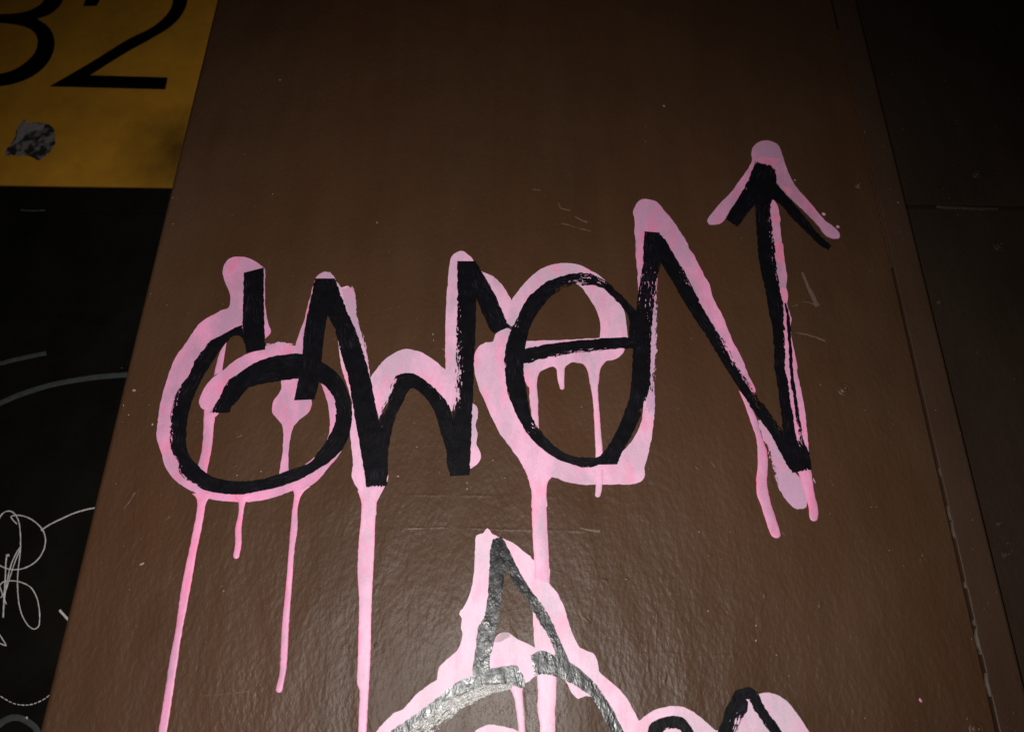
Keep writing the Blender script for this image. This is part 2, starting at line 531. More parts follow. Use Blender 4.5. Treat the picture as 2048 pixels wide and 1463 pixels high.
def box_data(x0, x1, y0, y1, z0, z1):
    v = [Vector(p) for p in ((x0, y0, z0), (x1, y0, z0), (x1, y1, z0), (x0, y1, z0), (x0, y0, z1), (x1, y0, z1), (x1, y1, z1), (x0, y1, z1))]
    return v, [(0, 3, 2, 1), (4, 5, 6, 7), (0, 1, 5, 4), (1, 2, 6, 5), (2, 3, 7, 6), (3, 0, 4, 7)]
def box(name, b, m, parent, bev=0, seg=2, **props):
    v, f = box_data(*b)
    me = mesh_from(name, v, f, root_of(parent).location if parent else Vector((0, 0, 0)))
    o = link(name, me, m, parent, **props)
    if bev:
        md = o.modifiers.new('bevel', 'BEVEL')
        md.width, md.segments, md.limit_method = bev, seg, 'ANGLE'
        me.polygons.foreach_set('use_smooth', [True] * 6)
        o.modifiers.new('wn', 'WEIGHTED_NORMAL')
    return o
def lumps(name, plane, spots, m, parent, org=None, h=.0008, **props):
    """small raised chips: (px, py, rx, ry, angle)"""
    org = root_of(parent).location
    V, F = [], []
    for i, (x, y, rx, ry, an) in enumerate(spots):
        c = hit(x, y, plane)
        s = (hit(x + 1, y, plane) - c).length
        b = len(V)
        n = 9
        hh = min(h, min(rx, ry) * s * .6)
        for ring, (k, z) in enumerate(((1, -.00002), (.75, .3), (.5, .75), (.2, 1.0))):
            for j in range(n):
                a = 2 * math.pi * j / n
                w = 1 + .35 * noise.noise(Vector((math.cos(a) * 1.4, math.sin(a) * 1.4, i * 3.3)))
                ux, uy = math.cos(a) * rx * k * w, math.sin(a) * ry * k * w
                xx = ux * math.cos(an) - uy * math.sin(an)
                yy = ux * math.sin(an) + uy * math.cos(an)
                V.append(Vector((c.x + xx * s, plane - (z * hh if z > 0 else z), c.z - yy * s)))
        for ring in range(3):
            for j in range(n):
                q = (b + ring * n + j, b + ring * n + (j + 1) % n, b + (ring + 1) * n + (j + 1) % n, b + (ring + 1) * n + j)
                F.append(q[::-1])
        F.append(tuple(b + 3 * n + j for j in range(n))[::-1])
    me = mesh_from(name, V, F, org)
    me.polygons.foreach_set('use_smooth', [True] * len(F))
    return link(name, me, m, parent, **props)

# ------------------------------------------------------------------ setting
me = bpy.data.meshes.new('pavement')
me.from_pydata([(-900, -900, 0), (900, -900, 0), (900, 900, 0), (-900, 900, 0)], [], [(0, 1, 2, 3)])
ground = link('pavement', me, M['ground'], kind='structure')
sv, sf = box_data(-.2975, .2975, -.2975, .2975, 0, .02)
slab_me = mesh_from('paving_slab', sv, sf)
slab_me.materials.append(M['slab'])
for ix in range(-6, 6):
    for iy in range(-6, 0):
        o = bpy.data.objects.new('paving_slab', slab_me)
        COL.objects.link(o)
        o.location = (ix * .6 + .3, iy * .6 + .26, -.012 + .003 * random.random())
        o.parent = ground

# column edges measured on its face
xl = hit(212, 900).x
xr = hit(1962, 1000).x
xs = hit(1889, 1000).x
HT = 3.6
DEEP = .50
column = thing('steel_column', ((xl + xr) / 2, DEEP / 2, 0), 'broad brown painted steel column covered in dripping pink and black graffiti', 'column')
CO = column.location.copy()
# face plate: rounded long edges, closed profile extruded upwards
def profile_prism(name, prof, z0, z1, m, parent, **props):
    n = len(prof)
    V = [Vector((x, y, z0)) for x, y in prof] + [Vector((x, y, z1)) for x, y in prof]
    F = [(i, (i + 1) % n, n + (i + 1) % n, n + i) for i in range(n)] + [tuple(range(n))[::-1], tuple(range(n, 2 * n))]
    me = mesh_from(name, V, F, root_of(parent).location)
    me.polygons.foreach_set('use_smooth', [True] * n + [False, False])
    o = link(name, me, m, parent, **props)
    md = o.modifiers.new('wn', 'WEIGHTED_NORMAL')
    md.keep_sharp = True
    return o
def arc(cx, cy, r, a0, a1, n):
    return [(cx + r * math.cos(R(a0 + (a1 - a0) * i / n)), cy + r * math.sin(R(a0 + (a1 - a0) * i / n))) for i in range(n + 1)]
rl, rs = .007, .0022
gapw = .0028
prof = arc(xl + rl, rl, rl, 180, 270, 10) + arc(xs - rs, rs, rs, 270, 360, 4) + [(xs, .030), (xs - .006, .031), (xl + .012, .031), (xl, .030)]
profile_prism('face_plate', prof, 0, HT, M['brown'], column)
x1 = xs + gapw
prof = arc(x1 + .0015, .0015, .0015, 180, 270, 3) + arc(xr - .005, .0065, .005, 270, 360, 6) + [(xr, .030), (x1, .030)]
profile_prism('edge_strip', prof, 0, HT, M['brown_sheen'], column, label='narrow brown edge strip beside the open seam')
box('column_body', (xl + .0005, xr - .0005, .0325, DEEP, 0, HT), M['brown_wall'], column)
box('seam_filler', (xs + .0001, x1 - .0001, .006, .030, 0, HT), M['gap'], column)

# broken caulk in the seam (photo px)
def seam_x(y): return 1889.5 + .226 * (y - 1000)
for y0, y1, w in ((1010, 1040, 4), (1043, 1076, 5), (1162, 1176, 5), (1258, 1300, 9), (1300, 1308, 6), (1345, 1392, 8), (935, 952, 3), (1238, 1250, 4)):
    pr = [((seam_x(y) + 3 - (w / 2) * k, y), (seam_x(y) + 4.5 + (w / 2) * k, y)) for y, k in ((y0, .3), (y0 + (y1 - y0) * .3, .9), (y0 + (y1 - y0) * .7, 1), (y1, .5))]
    ribbon('caulk_chip', pr, 0, -.0012, M['caulk'], column, dome=.0026, cross=5, edge=0, ends=0)
# a raised old sealant line higher up on the seam
pr = [((seam_x(y) - 1.6, y), (seam_x(y) + 3.6, y)) for y in range(60, 560, 25)]
ribbon('sealant_bead', pr, 0, -.0006, M['brown'], column, dome=.0011, cross=5, edge=0, ends=0)

# screws painted over
def screw(x, y, r, plane, m, parent, name='screw'):
    c = hit(x, y, plane)
    s = (hit(x + 1, y, plane) - c).length
    rr = r * s
    org = root_of(parent).location
    prof = [(1.45, -.0002), (1.3, .0007), (1.08, .0010), (.92, .0004), (.86, .0004), (.74, .0016), (.45, .0021), (.34, .0021), (.26, .0011), (0.02, .0010)]
    n = 24
    V, F = [], []
    for k, h in prof:
        for j in range(n):
            a = 2 * math.pi * j / n
            V.append(Vector((c.x + rr * k * math.cos(a), plane - h, c.z + rr * k * math.sin(a))))
    for i in range(len(prof) - 1):
        for j in range(n):
            F.append((i * n + j, i * n + (j + 1) % n, (i + 1) * n + (j + 1) % n, (i + 1) * n + j))
    F.append(tuple((len(prof) - 1) * n + j for j in range(n)))
    me = mesh_from(name, V, F, org)
    me.polygons.foreach_set('use_smooth', [True] * len(F))
    return link(name, me, m, parent)
for x, y, r in ((1688, 778, 10), (1718, 369, 7), (1953, 1457, 11)):
    screw(x, y, r, 0, M['brown'], column)

# runs, ridges and scores in the old paint
for pts, w, h in (([(287, 676), (284, 730), (280, 776)], 8, .0009), ([(282, 880), (277, 960), (272, 1060), (268, 1126)], 7, .0007),
                  ([(805, 1056), (900, 1054), (1000, 1058), (1110, 1060), (1203, 1063)], 7, .0009),
                  ([(1318, 1290), (1312, 1340), (1313, 1410)], 9, .0007), ([(1293, 1270), (1298, 1330), (1294, 1352)], 8, .0006),
                  ([(1602, 560), (1620, 600), (1636, 640)], 10, .0005)):
    ribbon('paint_run', line_pairs(pts, w * 1.0, w * 1.6), 0, -.00002, M['brown'], column, dome=h * .6, soft=True, cross=10, edge=0, ends=0, jit=.8)
for pts, w in (([(800, 989), (920, 990), (1060, 992), (1180, 995)], 3), ([(1240, 1303), (1292, 1306), (1330, 1304), (1374, 1310), (1480, 1309), (1620, 1311)], 3.2),
               ([(1315, 1215), (1312, 1290), (1316, 1400)], 2.4), ([(1486, 1145), (1496, 1165)], 2), ([(276, 900), (272, 1000), (268, 1120)], 3.5)):
    ribbon('paint_score', line_pairs(pts, w * 3, w * 4.5), 0, -.00002, M['brown'], column, edge=0, cross=10, ends=0, jit=.9, dome=.0004, soft=True)
for pts, w in ((P('M', '342,1186 352,1215 410,1232'), 3), (P('M', '438,1268 470,1285 512,1302'), 3), (P('M', '360,1306 440,1328 530,1354'), 2.2), (P('M', '190,1108 235,1114'), 2),
               (P('C', '1480,670 1530,790 1605,945'), 9), (P('C', '1480,910 1540,915 1600,942'), 3), (P('C', '1425,1158 1540,1180 1668,1226'), 3.5),
               (P('C', '1400,945 1445,932'), 2.5), ([(246, 1019), (262, 998), (271, 984)], 2.4), ([(330, 1041), (340, 1032)], 2.2), ([(1161, 1056), (1180, 1060), (1200, 1062)], 5),
               ([(390, 1391), (440, 1388), (500, 1381)], 1.1), ([(836, 1340), (842, 1310), (846, 1290)], 1.1), (P('E', '1490,620 1510,655 1550,685'), 2.6),
               (P('E', '865,1390 880,1320'), 1.2), ([(1844, 1108), (1848, 1120)], 4), ([(473, 874), (484, 870)], 3.5), ([(1420, 922), (1430, 934)], 2), ([(1560, 1060), (1570, 1070)], 1.6)):
    ribbon('paint_scratch', line_pairs(pts, w * .5, w), 0, .0002, M['scratch'], column, edge=.75, cross=4, ends=.8, endlen=12, jit=.6, dome=.0003, soft=True)
sp = [(305, 848, 2, 2.6, 0), (1328, 212, 2.4, 3, 0), (560, 160, 2.5, 1.5, 0), (866, 668, 1, 2.5, 0), (867, 680, 1, 1.6, 0), (886, 698, 1.4, 1.2, 0), (834, 893, 1.4, 1.4, 0),
      (934, 965, 1, 2.4, 0), (934, 977, 1.2, 2, 0), (796, 952, 2.6, 1.8, 0), (1416, 1221, 1.5, 1.8, 0), (1398, 1063, 1.2, 1.5, 0), (1553, 1309, 1.3, 1.5, 0), (1431, 1313, 1, 1, 0),
      (986, 920, 1.2, 1.2, 0), (522, 942, 1.6, 1.4, 0), (474, 950, 1.3, 1.3, 0), (1512, 1280, 1.6, 2.6, .4), (1512, 1250, 1.4, 2.2, 0), (754, 445, 1.3, 2.6, 0), (1796, 405, 1.5, 1.5, 0),
      (268, 780, 4, 3, 0), (284, 1127, 5, 2.5, -.5), (257, 829, 1.4, 1.4, 0), (247, 810, 1, 2, 0)]
for i in range(70):
    y = 60 + 1390 * random.random() ** .7
    x = 420 - .2427 * y + random.random() * (1270 + .47 * y)
    r = random.uniform(.35, .95)
    sp.append((x, y, r, r * random.uniform(.8, 1.8), random.random()))
lumps('paint_flecks', 0, sp, M['fleck'], column, h=.0003, kind='stuff')
bumps = [(752, 1289, 5, 6, .3), (700, 1295, 4, 7, .2), (1210, 1160, 9, 5, .4), (1255, 1157, 7, 4, .4), (1176, 1242, 9, 4, .7), (1395, 935, 8, 3, .8), (1844, 1118, 6, 10, .3), (1330, 1355, 6, 14, .2), (1296, 1330, 5, 14, 0), (445, 1180, 4, 6, .3), (470, 930, 4, 3, 0), (640, 1180, 3, 6, .2), (1420, 1110, 5, 3, .4), (1640, 1210, 4, 9, .2), (1530, 1190, 4, 8, .2)]
lumps('paint_bumps', 0, bumps, M['brown'], column, h=.0006, kind='stuff')
for q in [(1841, 1399, 2.6, 4, -.4), (1648, 428, 4.5, 3.4, .8), (1676, 453, 4, 3.6, 0), (1672, 462, 2, 1.4, 0), (1590, 360, 2, 1.6, 0)]:
    lumps('pink_fleck', 0, [q], M['pink'], column, h=.0004)

# ------------------------------------------------------------------ upper graffiti word: pink underpaint
PM = [M['pink'], M['pale'], M['lilac'], M['hot'], M['thin'], M['flash_pale']]
U = []
def up(pts, mi=0):
    U.append((pts, .00020 + .00004 * len(U), mi))
# o: ring with stub
up(P('A', '600,250 597,150 555,115 510,93 450,88 410,100 387,130 380,165 395,230 420,290 412,350 370,370 310,400 255,440 200,520 130,620 95,710 60,830 40,950 35,1030 60,1110 75,1170 110,1230 165,1280 250,1325 320,1352 470,1366 600,1355 740,1310 850,1275 930,1190 1000,1100 1040,950 1030,830 960,740 880,700 892,745 925,840 940,950 930,1030 890,1100 840,1150 700,1235 560,1285 400,1285 270,1245 185,1150 155,1020 165,880 220,730 310,590 405,505 480,470 545,555 600,515 632,482 618,435 605,370'))
up(P('A', '258,850 270,800 320,725 370,690 430,640 495,600 560,575 610,550 680,540 755,552 790,560 800,650 640,675 520,720 440,790 385,860 338,925 295,892 265,875'))
up(P('A', '690,730 685,780 642,850 640,900 690,965 697,1030 690,1130 680,1235 716,1230 725,1110 740,1000 770,950 835,890 842,825 800,780 772,715'))
# second letter, left and right leg
up(P('A', '760,570 775,500 805,420 830,320 855,230 870,195 905,168 945,175 970,210 930,300 880,420 850,600 800,640'))
up(P('A', '930,200 960,400 980,510 990,600 1005,680 1030,760 1055,850 1045,960 1050,1060 1060,1160 1056,1245 1085,1295 1107,1345 1112,1440 1176,1440 1185,1370 1220,1300 1245,1240 1200,1100 1165,860 1148,700 1138,640 1125,570 1108,500 1090,440 1075,380 1057,325 1070,290 1062,262 1030,238 1000,248 975,215'), 1)
# arch, stem, slant
up(P('B', '150,740 180,690 240,620 310,578 345,570 420,585 490,625 530,660 560,690 600,850 585,895 470,780 370,720 310,740 240,860 195,940 165,800'), 1)
up(P('B', '553,685 552,400 560,250 573,130 585,85 610,65 645,60 680,85 702,118 700,300 695,560 692,850 715,868 718,930 708,970 720,1010 712,1060 735,1110 733,1150 700,1182 670,1195 640,1100 600,900 575,850'), 1)
up(P('B', '700,120 740,165 800,190 850,240 880,285 898,318 925,400 900,450 830,420 780,320 720,200'), 1)
# e
up(P('B', '812,495 800,528 760,535 715,570 700,620 705,700 725,770 750,830 790,920 830,1000 880,1070 930,1140 970,1210 992,1275 1003,1345 1003,1400 1078,1400 1078,1320 1085,1245 1105,1237 1180,1262 1260,1276 1350,1277 1440,1275 1530,1275 1580,1255 1592,1225 1590,1190 1605,1140 1625,1050 1635,970 1643,890 1636,800 1600,780 1570,960 1500,1080 1400,1150 1300,1160 1180,1140 1080,1080 980,960 920,830 910,650 905,480 870,460'), 1)
up(P('B', '898,318 920,280 980,210 1050,150 1110,128 1170,122 1250,130 1300,155 1360,190 1410,240 1470,330 1490,390 1497,450 1497,530 1362,530 1362,450 1340,370 1300,300 1245,235 1150,222 1050,290 960,400 915,475 890,420'), 1)
up(P('B', '950,540 975,530 1080,525 1200,521 1350,512 1497,500 1490,560 1470,600 1430,625 1388,632 1362,665 1352,720 1345,760 1310,760 1300,700 1280,655 1240,640 1200,642 1172,668 1140,680 1115,660 1080,670 1050,685 1032,720 1026,760 988,770 962,720 950,660'), 1)
# n: cap, stem, diagonal
up(P('C', '122,140 140,100 180,78 240,80 300,100 340,145 400,215 440,265 490,345 550,440 560,475 600,530 640,610 690,710 728,765 735,800 745,850 780,930 830,1020 875,1130 920,1240 960,1310 1000,1390 1022,1463 1060,1560 980,1500 900,1440 780,1200 640,970 520,740 400,550 320,450 240,480 210,620 182,770 152,765 145,690 135,600 125,520 125,420 118,330 120,240 106,178'))
up(P('C', '160,650 290,650 285,900 265,1100 255,1300 250,1463 130,1463 120,1200 150,900'))
# arrow shaft and head
up(P('C', '1190,75 1250,85 1285,150 1300,290 1320,480 1345,630 1358,720 1350,800 1355,920 1385,1020 1393,1060 1385,1120 1400,1240 1420,1340 1437,1470 1330,1470 1330,1300 1310,1100 1280,800 1240,600 1220,400 1190,200'), 0)
up(P('C', '1225,200 1290,195 1300,265 1232,262'), 3)
up(P('C', '1255,430 1316,430 1328,520 1335,600 1262,560'), 3)
up(P('C', '1300,800 1350,800 1352,930 1320,925'), 3)
up(P('D', '812,20 893,30 912,20 930,120 960,260 985,400 995,500 1010,640 1018,740 1030,860 1000,900 960,900 935,800 930,700 888,500 855,300 830,120'), 0)
up(P('D', '420,20 480,-10 515,60 550,140 598,240 590,270 520,200 450,120'))
up(P('M', '1472,890 1490,850 1530,828 1580,828 1620,845 1645,890 1665,950 1690,1020 1720,1080 1770,1140 1840,1220 1900,1290 1960,1335 1985,1365 1982,1395 1955,1400 1910,1380 1850,1310 1780,1235 1720,1180 1650,1110 1600,1050 1540,1000 1480,1060 1430,1130 1360,1210 1310,1290 1285,1312 1225,1312 1210,1295 1240,1250 1290,1190 1350,1130 1400,1060 1450,990 1475,940'))
up(P('M', '1505,932 1600,926 1642,938 1612,965 1590,985 1530,962'), 3)
up(P('M', '1655,1095 1690,1100 1715,1130 1690,1145'), 3)
upper = patches('pink_lettering', 0, U, PM, column, label='upper graffiti word brushed in pink with black strokes over it, ending in an arrow')
UO = .00020 + .00004 * len(U)
def drip(parent, pr, m, off, cap=True, dome=.0007, w=0):
    pr = drip_cap(pr) if cap else pr
    return ribbon('paint_drip', pr, 0, off, m, parent, dome=dome, cross=8, edge=0, ends=0, rim=True, jit=.45)
drip(upper, pairs('A', '285,880 342,915|282,960 335,970|275,1080 325,1080|250,1190 300,1205|235,1240 290,1260'), M['pink'], UO, False)
drip(upper, pairs('A', '365,590 402,535|350,640 390,610|335,710 378,690'), M['pink'], UO, False)
drip(upper, pairs('K', '925,105 1050,110|948,128 1022,132|957,165 1004,165|945,250 990,250|928,340 972,340|905,450 950,450|865,650 915,650|830,900 868,900|800,1050 845,1050|770,1250 815,1250|730,1490 778,1490|690,1700 734,1700|655,1900 695,1900'), M['pink'], UO)
drip(upper, pairs('K', '1165,125 1260,122|1188,148 1234,148|1193,170 1226,170|1186,240 1216,240|1172,310 1208,310|1172,380 1208,380|1162,460 1196,460'), M['pink'], UO)
drip(upper, pairs('K', '1480,70 1600,65|1502,90 1565,92|1508,110 1549,115|1498,190 1528,190|1488,300 1527,305|1478,420 1510,420|1464,600 1497,600|1440,850 1478,850|1430,1050 1470,1020|1425,1130 1462,1110|1404,1215 1440,1225'), M['pink'], UO)
drip(upper, pairs('K', '1868,90 1992,85|1884,130 1980,125|1892,170 1975,170|1884,300 1968,300|1875,400 1965,400|1870,560 1955,600|1878,720 1948,760|1874,900 1945,920|1871,1050 1941,1060|1868,1190 1932,1230|1880,1225 1930,1260|1877,1350 1925,1360|1872,1500 1918,1500|1868,1760 1908,1760|1868,1960 1904,1960'), M['pale'], UO)
drip(upper, pairs('B', '980,1240 1110,1235|995,1275 1088,1262|1002,1320 1079,1310|1003,1400 1078,1400|1005,1470 1080,1470'), M['pale'], UO, False)
drip(upper, pairs('E', '1172,-60 1274,-60|1177,60 1277,60|1182,160 1284,160|1190,280 1290,300|1192,400 1292,430'), M['pale'], UO + .00003, False)
drip(upper, pairs('B', '955,690 1045,680|970,715 1034,712|988,770 1028,765|990,830 1035,830|998,900 1035,900|1000,985 1040,985'), M['pale'], UO, False)
drip(upper, pairs('B', '1118,655 1190,650|1130,675 1176,668|1136,720 1172,720|1146,770 1172,770'), M['pale'], UO)
drip(upper, pairs('B', '1268,645 1392,632|1288,672 1365,665|1300,715 1352,715|1318,820 1348,800|1325,900 1355,900|1330,1000 1363,1000|1335,1110 1372,1110|1335,1175 1376,1170'), M['pale'], UO, False)
drip(upper, pairs('B', '1333,1200 1373,1200|1336,1270 1371,1270|1333,1330 1362,1330'), M['pale'], UO)
drip(upper, pairs('D', '462,240 545,330|500,330 575,400|530,410 600,450|560,500 615,500|600,620 650,620|611,730 686,730|610,850 692,850|601,950 684,950|606,1070 700,1070|640,1150 722,1150|665,1240 750,1240|692,1320 776,1320|716,1375 790,1370'), M['pink'], UO)
drip(upper, pairs('D', '925,880 1032,870|950,940 1043,940|985,1050 1058,1050|1008,1140 1083,1140|1018,1200 1089,1200|1022,1240 1086,1245'), M['pink'], UO)
# thin lilac brush ends and dry streaks
ribbon('dry_brush_streak', pairs('D', '612,480 640,470|650,620 720,590|695,760 800,740|735,900 900,880|790,1030 965,960|840,1110 1000,1080|895,1165 1000,1150|930,1182 985,1172'), 0, UO - .0001, M['pink_dry'], upper,
       dry=[(.3, .1), (.75, .0), (.85, .0), (.7, 0), (.25, 0), (.1, 0), (.1, 0), (.3, .2)])
ribbon('dry_brush_streak', pairs('C', '270,660 312,660|270,820 302,820|262,1000 304,1000|250,1150 300,1150|246,1300 300,1300|244,1463 292,1463') + pairs('J', '965,760 1008,760|955,850 1003,850|940,960 1003,960'), 0, UO + .00005, M['pink_dry'], upper,
       dry=[(.6, .8), (.5, .8), (.3, .75), (.2, .65), (.2, .7), (.3, .8), (.5, .85), (.2, .5), (.2, .3)], ends=1.0, endlen=45)
ribbon('dry_brush_streak', pairs('A', '1000,246 1062,236|1010,300 1075,300|1040,380 1080,380|1070,460 1100,460|1085,540 1128,540|1110,640 1144,640|1140,700 1150,700'), 0, UO + .00005, M['pink_dry'], upper, dry=[(.2, .75), (0, .4), (0, .5), (.4, .7), (.6, .7), (.6, .7), (.7, .7)], ends=.95, endlen=14)
ribbon('dry_brush_streak', pairs('A', '868,205 968,205|885,185 955,185|905,165 945,170'), 0, UO + .00003, M['pink_dry'], upper, dry=[(.1, .3), (.4, .5), (.6, .6)])
ribbon('dry_brush_streak', pairs('A', '608,548 612,540|680,534 680,546|752,545 752,556'), 0, UO + .00003, M['pink_dry'], upper, dry=[(.5, .5)] * 3)
ribbon('dry_brush_streak', pairs('D', '1045,920 1068,960|1050,960 1068,975'), 0, UO, M['pink_dry'], upper, dry=[(.3, .5)] * 2)

# ------------------------------------------------------------------ black strokes of the upper word
zo = [UO + .0009]
def stroke(parent, pr, dry=None, m='black', **kw):
    zo[0] += .00006
    return ribbon('black_stroke', pr, 0, zo[0], M[m], parent, dry=dry, cross=10, **kw)
bowl = pairs('I', '715,45 735,190|640,75 700,130|560,120 640,130|470,165 590,180|420,225 540,240|350,320 470,350|310,420 410,450|250,500 360,550|200,590 325,640|170,690 300,730|165,800 285,830|160,880 283,920|165,990 290,1000|215,1090 325,1070|240,1190 380,1125|335,1262 450,1190|440,1315 560,1230|640,1345 690,1242|830,1325 850,1230|1000,1285 1000,1185|1140,1235 1110,1145') + \
       pairs('A', '836,1225 836,1164|930,1165 880,1110|1000,1100 930,1040|1042,1020 965,960|1058,920 973,890|1045,830 962,830|1010,740 925,775|960,680 880,740|900,640 825,728|800,598 770,728|690,603 690,738|600,625 595,752|540,650 522,772|465,700 490,805|405,745 455,850|365,825 430,872|315,905 420,906')
bd = [(0, 0)] * len(bowl)
for i in range(3, 8): bd[i] = (.42, 0)
for i in range(8, 16): bd[i] = (.62, 0)
for i in range(16, 19): bd[i] = (.2, .1)
bd[24] = bd[25] = bd[26] = (0, .28)
bd[-3] = bd[-2] = (.4, .15); bd[-1] = (.5, .4)
stroke(upper, bowl, bd)
stroke(upper, pairs('A', '493,175 597,148|490,300 597,300|487,450 600,450|495,520 603,520|505,592 605,575'), ends=.3)
stroke(upper, pairs('A', '865,205 968,205|835,340 935,360|805,500 912,500|797,620 898,630|775,740 885,740|755,840 862,835'), [(.1, 0), (.3, .1), (.15, 0), (0, 0), (0, 0), (0, 0)], ends=.3)
stroke(upper, pairs('A', '868,207 968,207|925,385 1022,350|970,480 1078,480|1000,600 1112,580|1040,740 1152,720|1062,880 1188,900|1085,1000 1215,1000|1110,1150 1243,1150|1130,1295 1238,1290'), [(.1, .2), (.1, .3), (.2, .35), (.1, .2), (.1, .15), (.2, .15), (.1, .3), (0, .2), (.1, .1)], ends=.7)
stroke(upper, pairs('B', '150,1200 248,1195|185,1050 257,1080|198,930 288,940|235,840 333,840|270,760 362,785|302,710 382,778|345,699 395,782|400,705 425,805|450,740 465,850|520,800 502,920|570,870 530,1020|592,950 555,1100|620,1100 562,1200'),
       [(.1, .1), (.5, .1), (.75, .1), (.85, .05), (.8, 0), (.6, 0), (.3, 0), (.3, .1), (.4, .15), (.45, .2), (.35, .2), (.2, .2), (0, .1)])
stroke(upper, pairs('B', '613,115 710,115|614,300 711,320|610,480 708,480|602,650 699,650|597,800 696,800|587,950 690,930|566,1080 685,1060|558,1150 680,1150|575,1235 677,1230'),
       [(.1, 0), (.45, .0), (.55, .1), (.75, .15), (.8, .1), (.5, .1), (.3, .1), (.3, .2), (.2, .3)], ends=.3)
stroke(upper, pairs('B', '640,118 708,115|675,230 765,210|712,310 820,310|750,400 855,395|785,475 875,440|803,492 893,455'), [(0, 0), (0, .15), (0, .3), (0, .4), (.1, .4), (.1, .1)], ends=.3)
stroke(upper, pairs('J', '945,520 842,520|935,420 845,440|905,335 848,370|855,280 820,312|790,213 760,247|720,148 690,182|650,104 625,160|580,86 570,162|500,88 510,168|430,105 440,187|350,135 370,227|290,180 320,290|240,225 280,340|200,285 250,400|165,360 230,460|125,440 215,540|100,520 206,600|88,620 205,680|95,720 215,770|110,820 230,850|150,920 246,940|190,1000 290,1020|250,1090 345,1088|330,1165 410,1148|430,1225 490,1193|530,1258 560,1205|620,1264 640,1205|680,1235 690,1190'),
       [(0, 0), (0, 0), (0, 0), (.1, .1), (.4, .2), (.55, .3), (.55, .4), (.5, .6), (.3, .75), (.2, .75), (.2, .35), (.1, .2), (.1, .2), (.2, .2), (.45, .25), (.45, .25), (.3, .1), (.3, .1), (.3, .15), (.35, .2), (.3, .2), (.3, .6), (.3, .4), (.2, .3), (.3, .2), (.3, .15), (.2, .1), (.2, .1)])
stroke(upper, pairs('J', '190,548 190,642|330,520 330,605|480,500 480,580|640,485 640,560|760,478 760,545|890,475 890,545'), [(0, .35), (0, .6), (.05, .65), (.05, .6), (0, .5), (0, .0)])
stem = pairs('C', '195,345 320,355|187,480 335,480|180,620 325,610|165,720 300,720|150,820 287,830|130,950 272,950|118,1100 257,1100|108,1250 249,1250|97,1400 246,1400') + \
       pairs('J', '863,690 976,690|858,760 973,765|845,850 953,840|820,920 925,930|790,1000 880,1030|752,1080 845,1100|712,1145 805,1170|675,1190 785,1215|650,1250 772,1248')
stroke(upper, stem, [(.1, .1), (.2, .2), (.35, .3), (.5, .5), (.45, .5), (.4, .5), (.3, .5), (.25, .45), (.2, .35), (.1, .2), (.1, .2), (.1, .55), (.1, .65), (.1, .35), (.15, .5), (.1, .35), (.1, .2), (.2, .3)], ends=.4)
stroke(upper, pairs('C', '225,400 330,372|290,545 375,430|345,630 450,560|420,750 530,690|500,890 610,850|600,1050 682,990|700,1200 775,1140|785,1340 880,1290') + pairs('D', '350,60 470,75|440,200 540,180|500,290 602,270|570,400 672,380|650,510 730,460|720,610 800,560|790,740 860,620|850,850 930,780|888,893 960,850'),
       [(.1, .1), (.1, .2), (.1, .15), (.1, .6), (.1, .5), (.1, .2), (.1, .45), (.1, .85), (.1, .8), (.1, .7), (.35, .75), (.4, .6), (.35, .5), (.3, .5), (.2, .3), (.1, .1), (.2, 0)])
stroke(upper, pairs('C', '1105,-215 1225,-190|1085,-60 1270,-70|1088,60 1232,60|1095,180 1222,180|1105,350 1237,350|1115,500 1250,500|1130,620 1265,640|1160,760 1285,760|1185,880 1305,890|1200,970 1322,950|1225,1080 1325,1060|1240,1200 1332,1200|1245,1330 1336,1330|1250,1463 1336,1463') +
       pairs('D', '755,150 846,180|775,300 862,300|795,430 886,430|805,560 905,560|820,660 935,680|850,800 1015,740|885,895 1028,870'),
       [(.1, .1), (0, .1), (.05, .3), (.1, .5), (.2, .55), (.2, .5), (.2, .5), (.15, .5), (.1, .4), (.1, .4), (.2, .5), (.3, .5), (.3, .45), (.35, .4), (.4, .3), (.3, .2), (.3, .2), (.2, .4), (.1, .3), (.1, .1), (.2, .5)])
stroke(upper, pairs('C', '1328,920 1345,930|1340,980 1358,970|1346,1050 1374,1050|1355,1200 1383,1200|1366,1330 1393,1330|1372,1463 1399,1463') + pairs('D', '868,180 897,180|880,250 910,250|890,340 925,370|895,480 948,510|915,600 968,640|945,690 1002,710|975,750 1015,760'),
       [(.2, .1), (.3, .1), (.3, .1), (.35, .1), (.35, .1), (.35, .1), (.35, .1), (.4, .1), (.6, .2), (.9, .5), (.9, .45), (.6, .2), (.2, 0)], edge=.3)
stroke(upper, pairs('M', '1492,952 1610,1000|1450,1058 1560,1110|1402,1148 1496,1190|1352,1228 1440,1262|1318,1290 1385,1338'), [(.1, 0), (.35, 0), (.45, 0), (.2, 0), (.2, .2)])
stroke(upper, pairs('C', '1180,-120 1130,60|1270,-30 1225,85|1350,58 1310,140|1430,150 1378,225|1520,260 1458,305|1600,360 1558,402|1655,412 1618,460|1712,465 1690,497'), [(0, 0), (0, 0), (.1, .15), (.2, .3), (.25, .35), (.25, .2), (.25, .2), (.2, .2)])

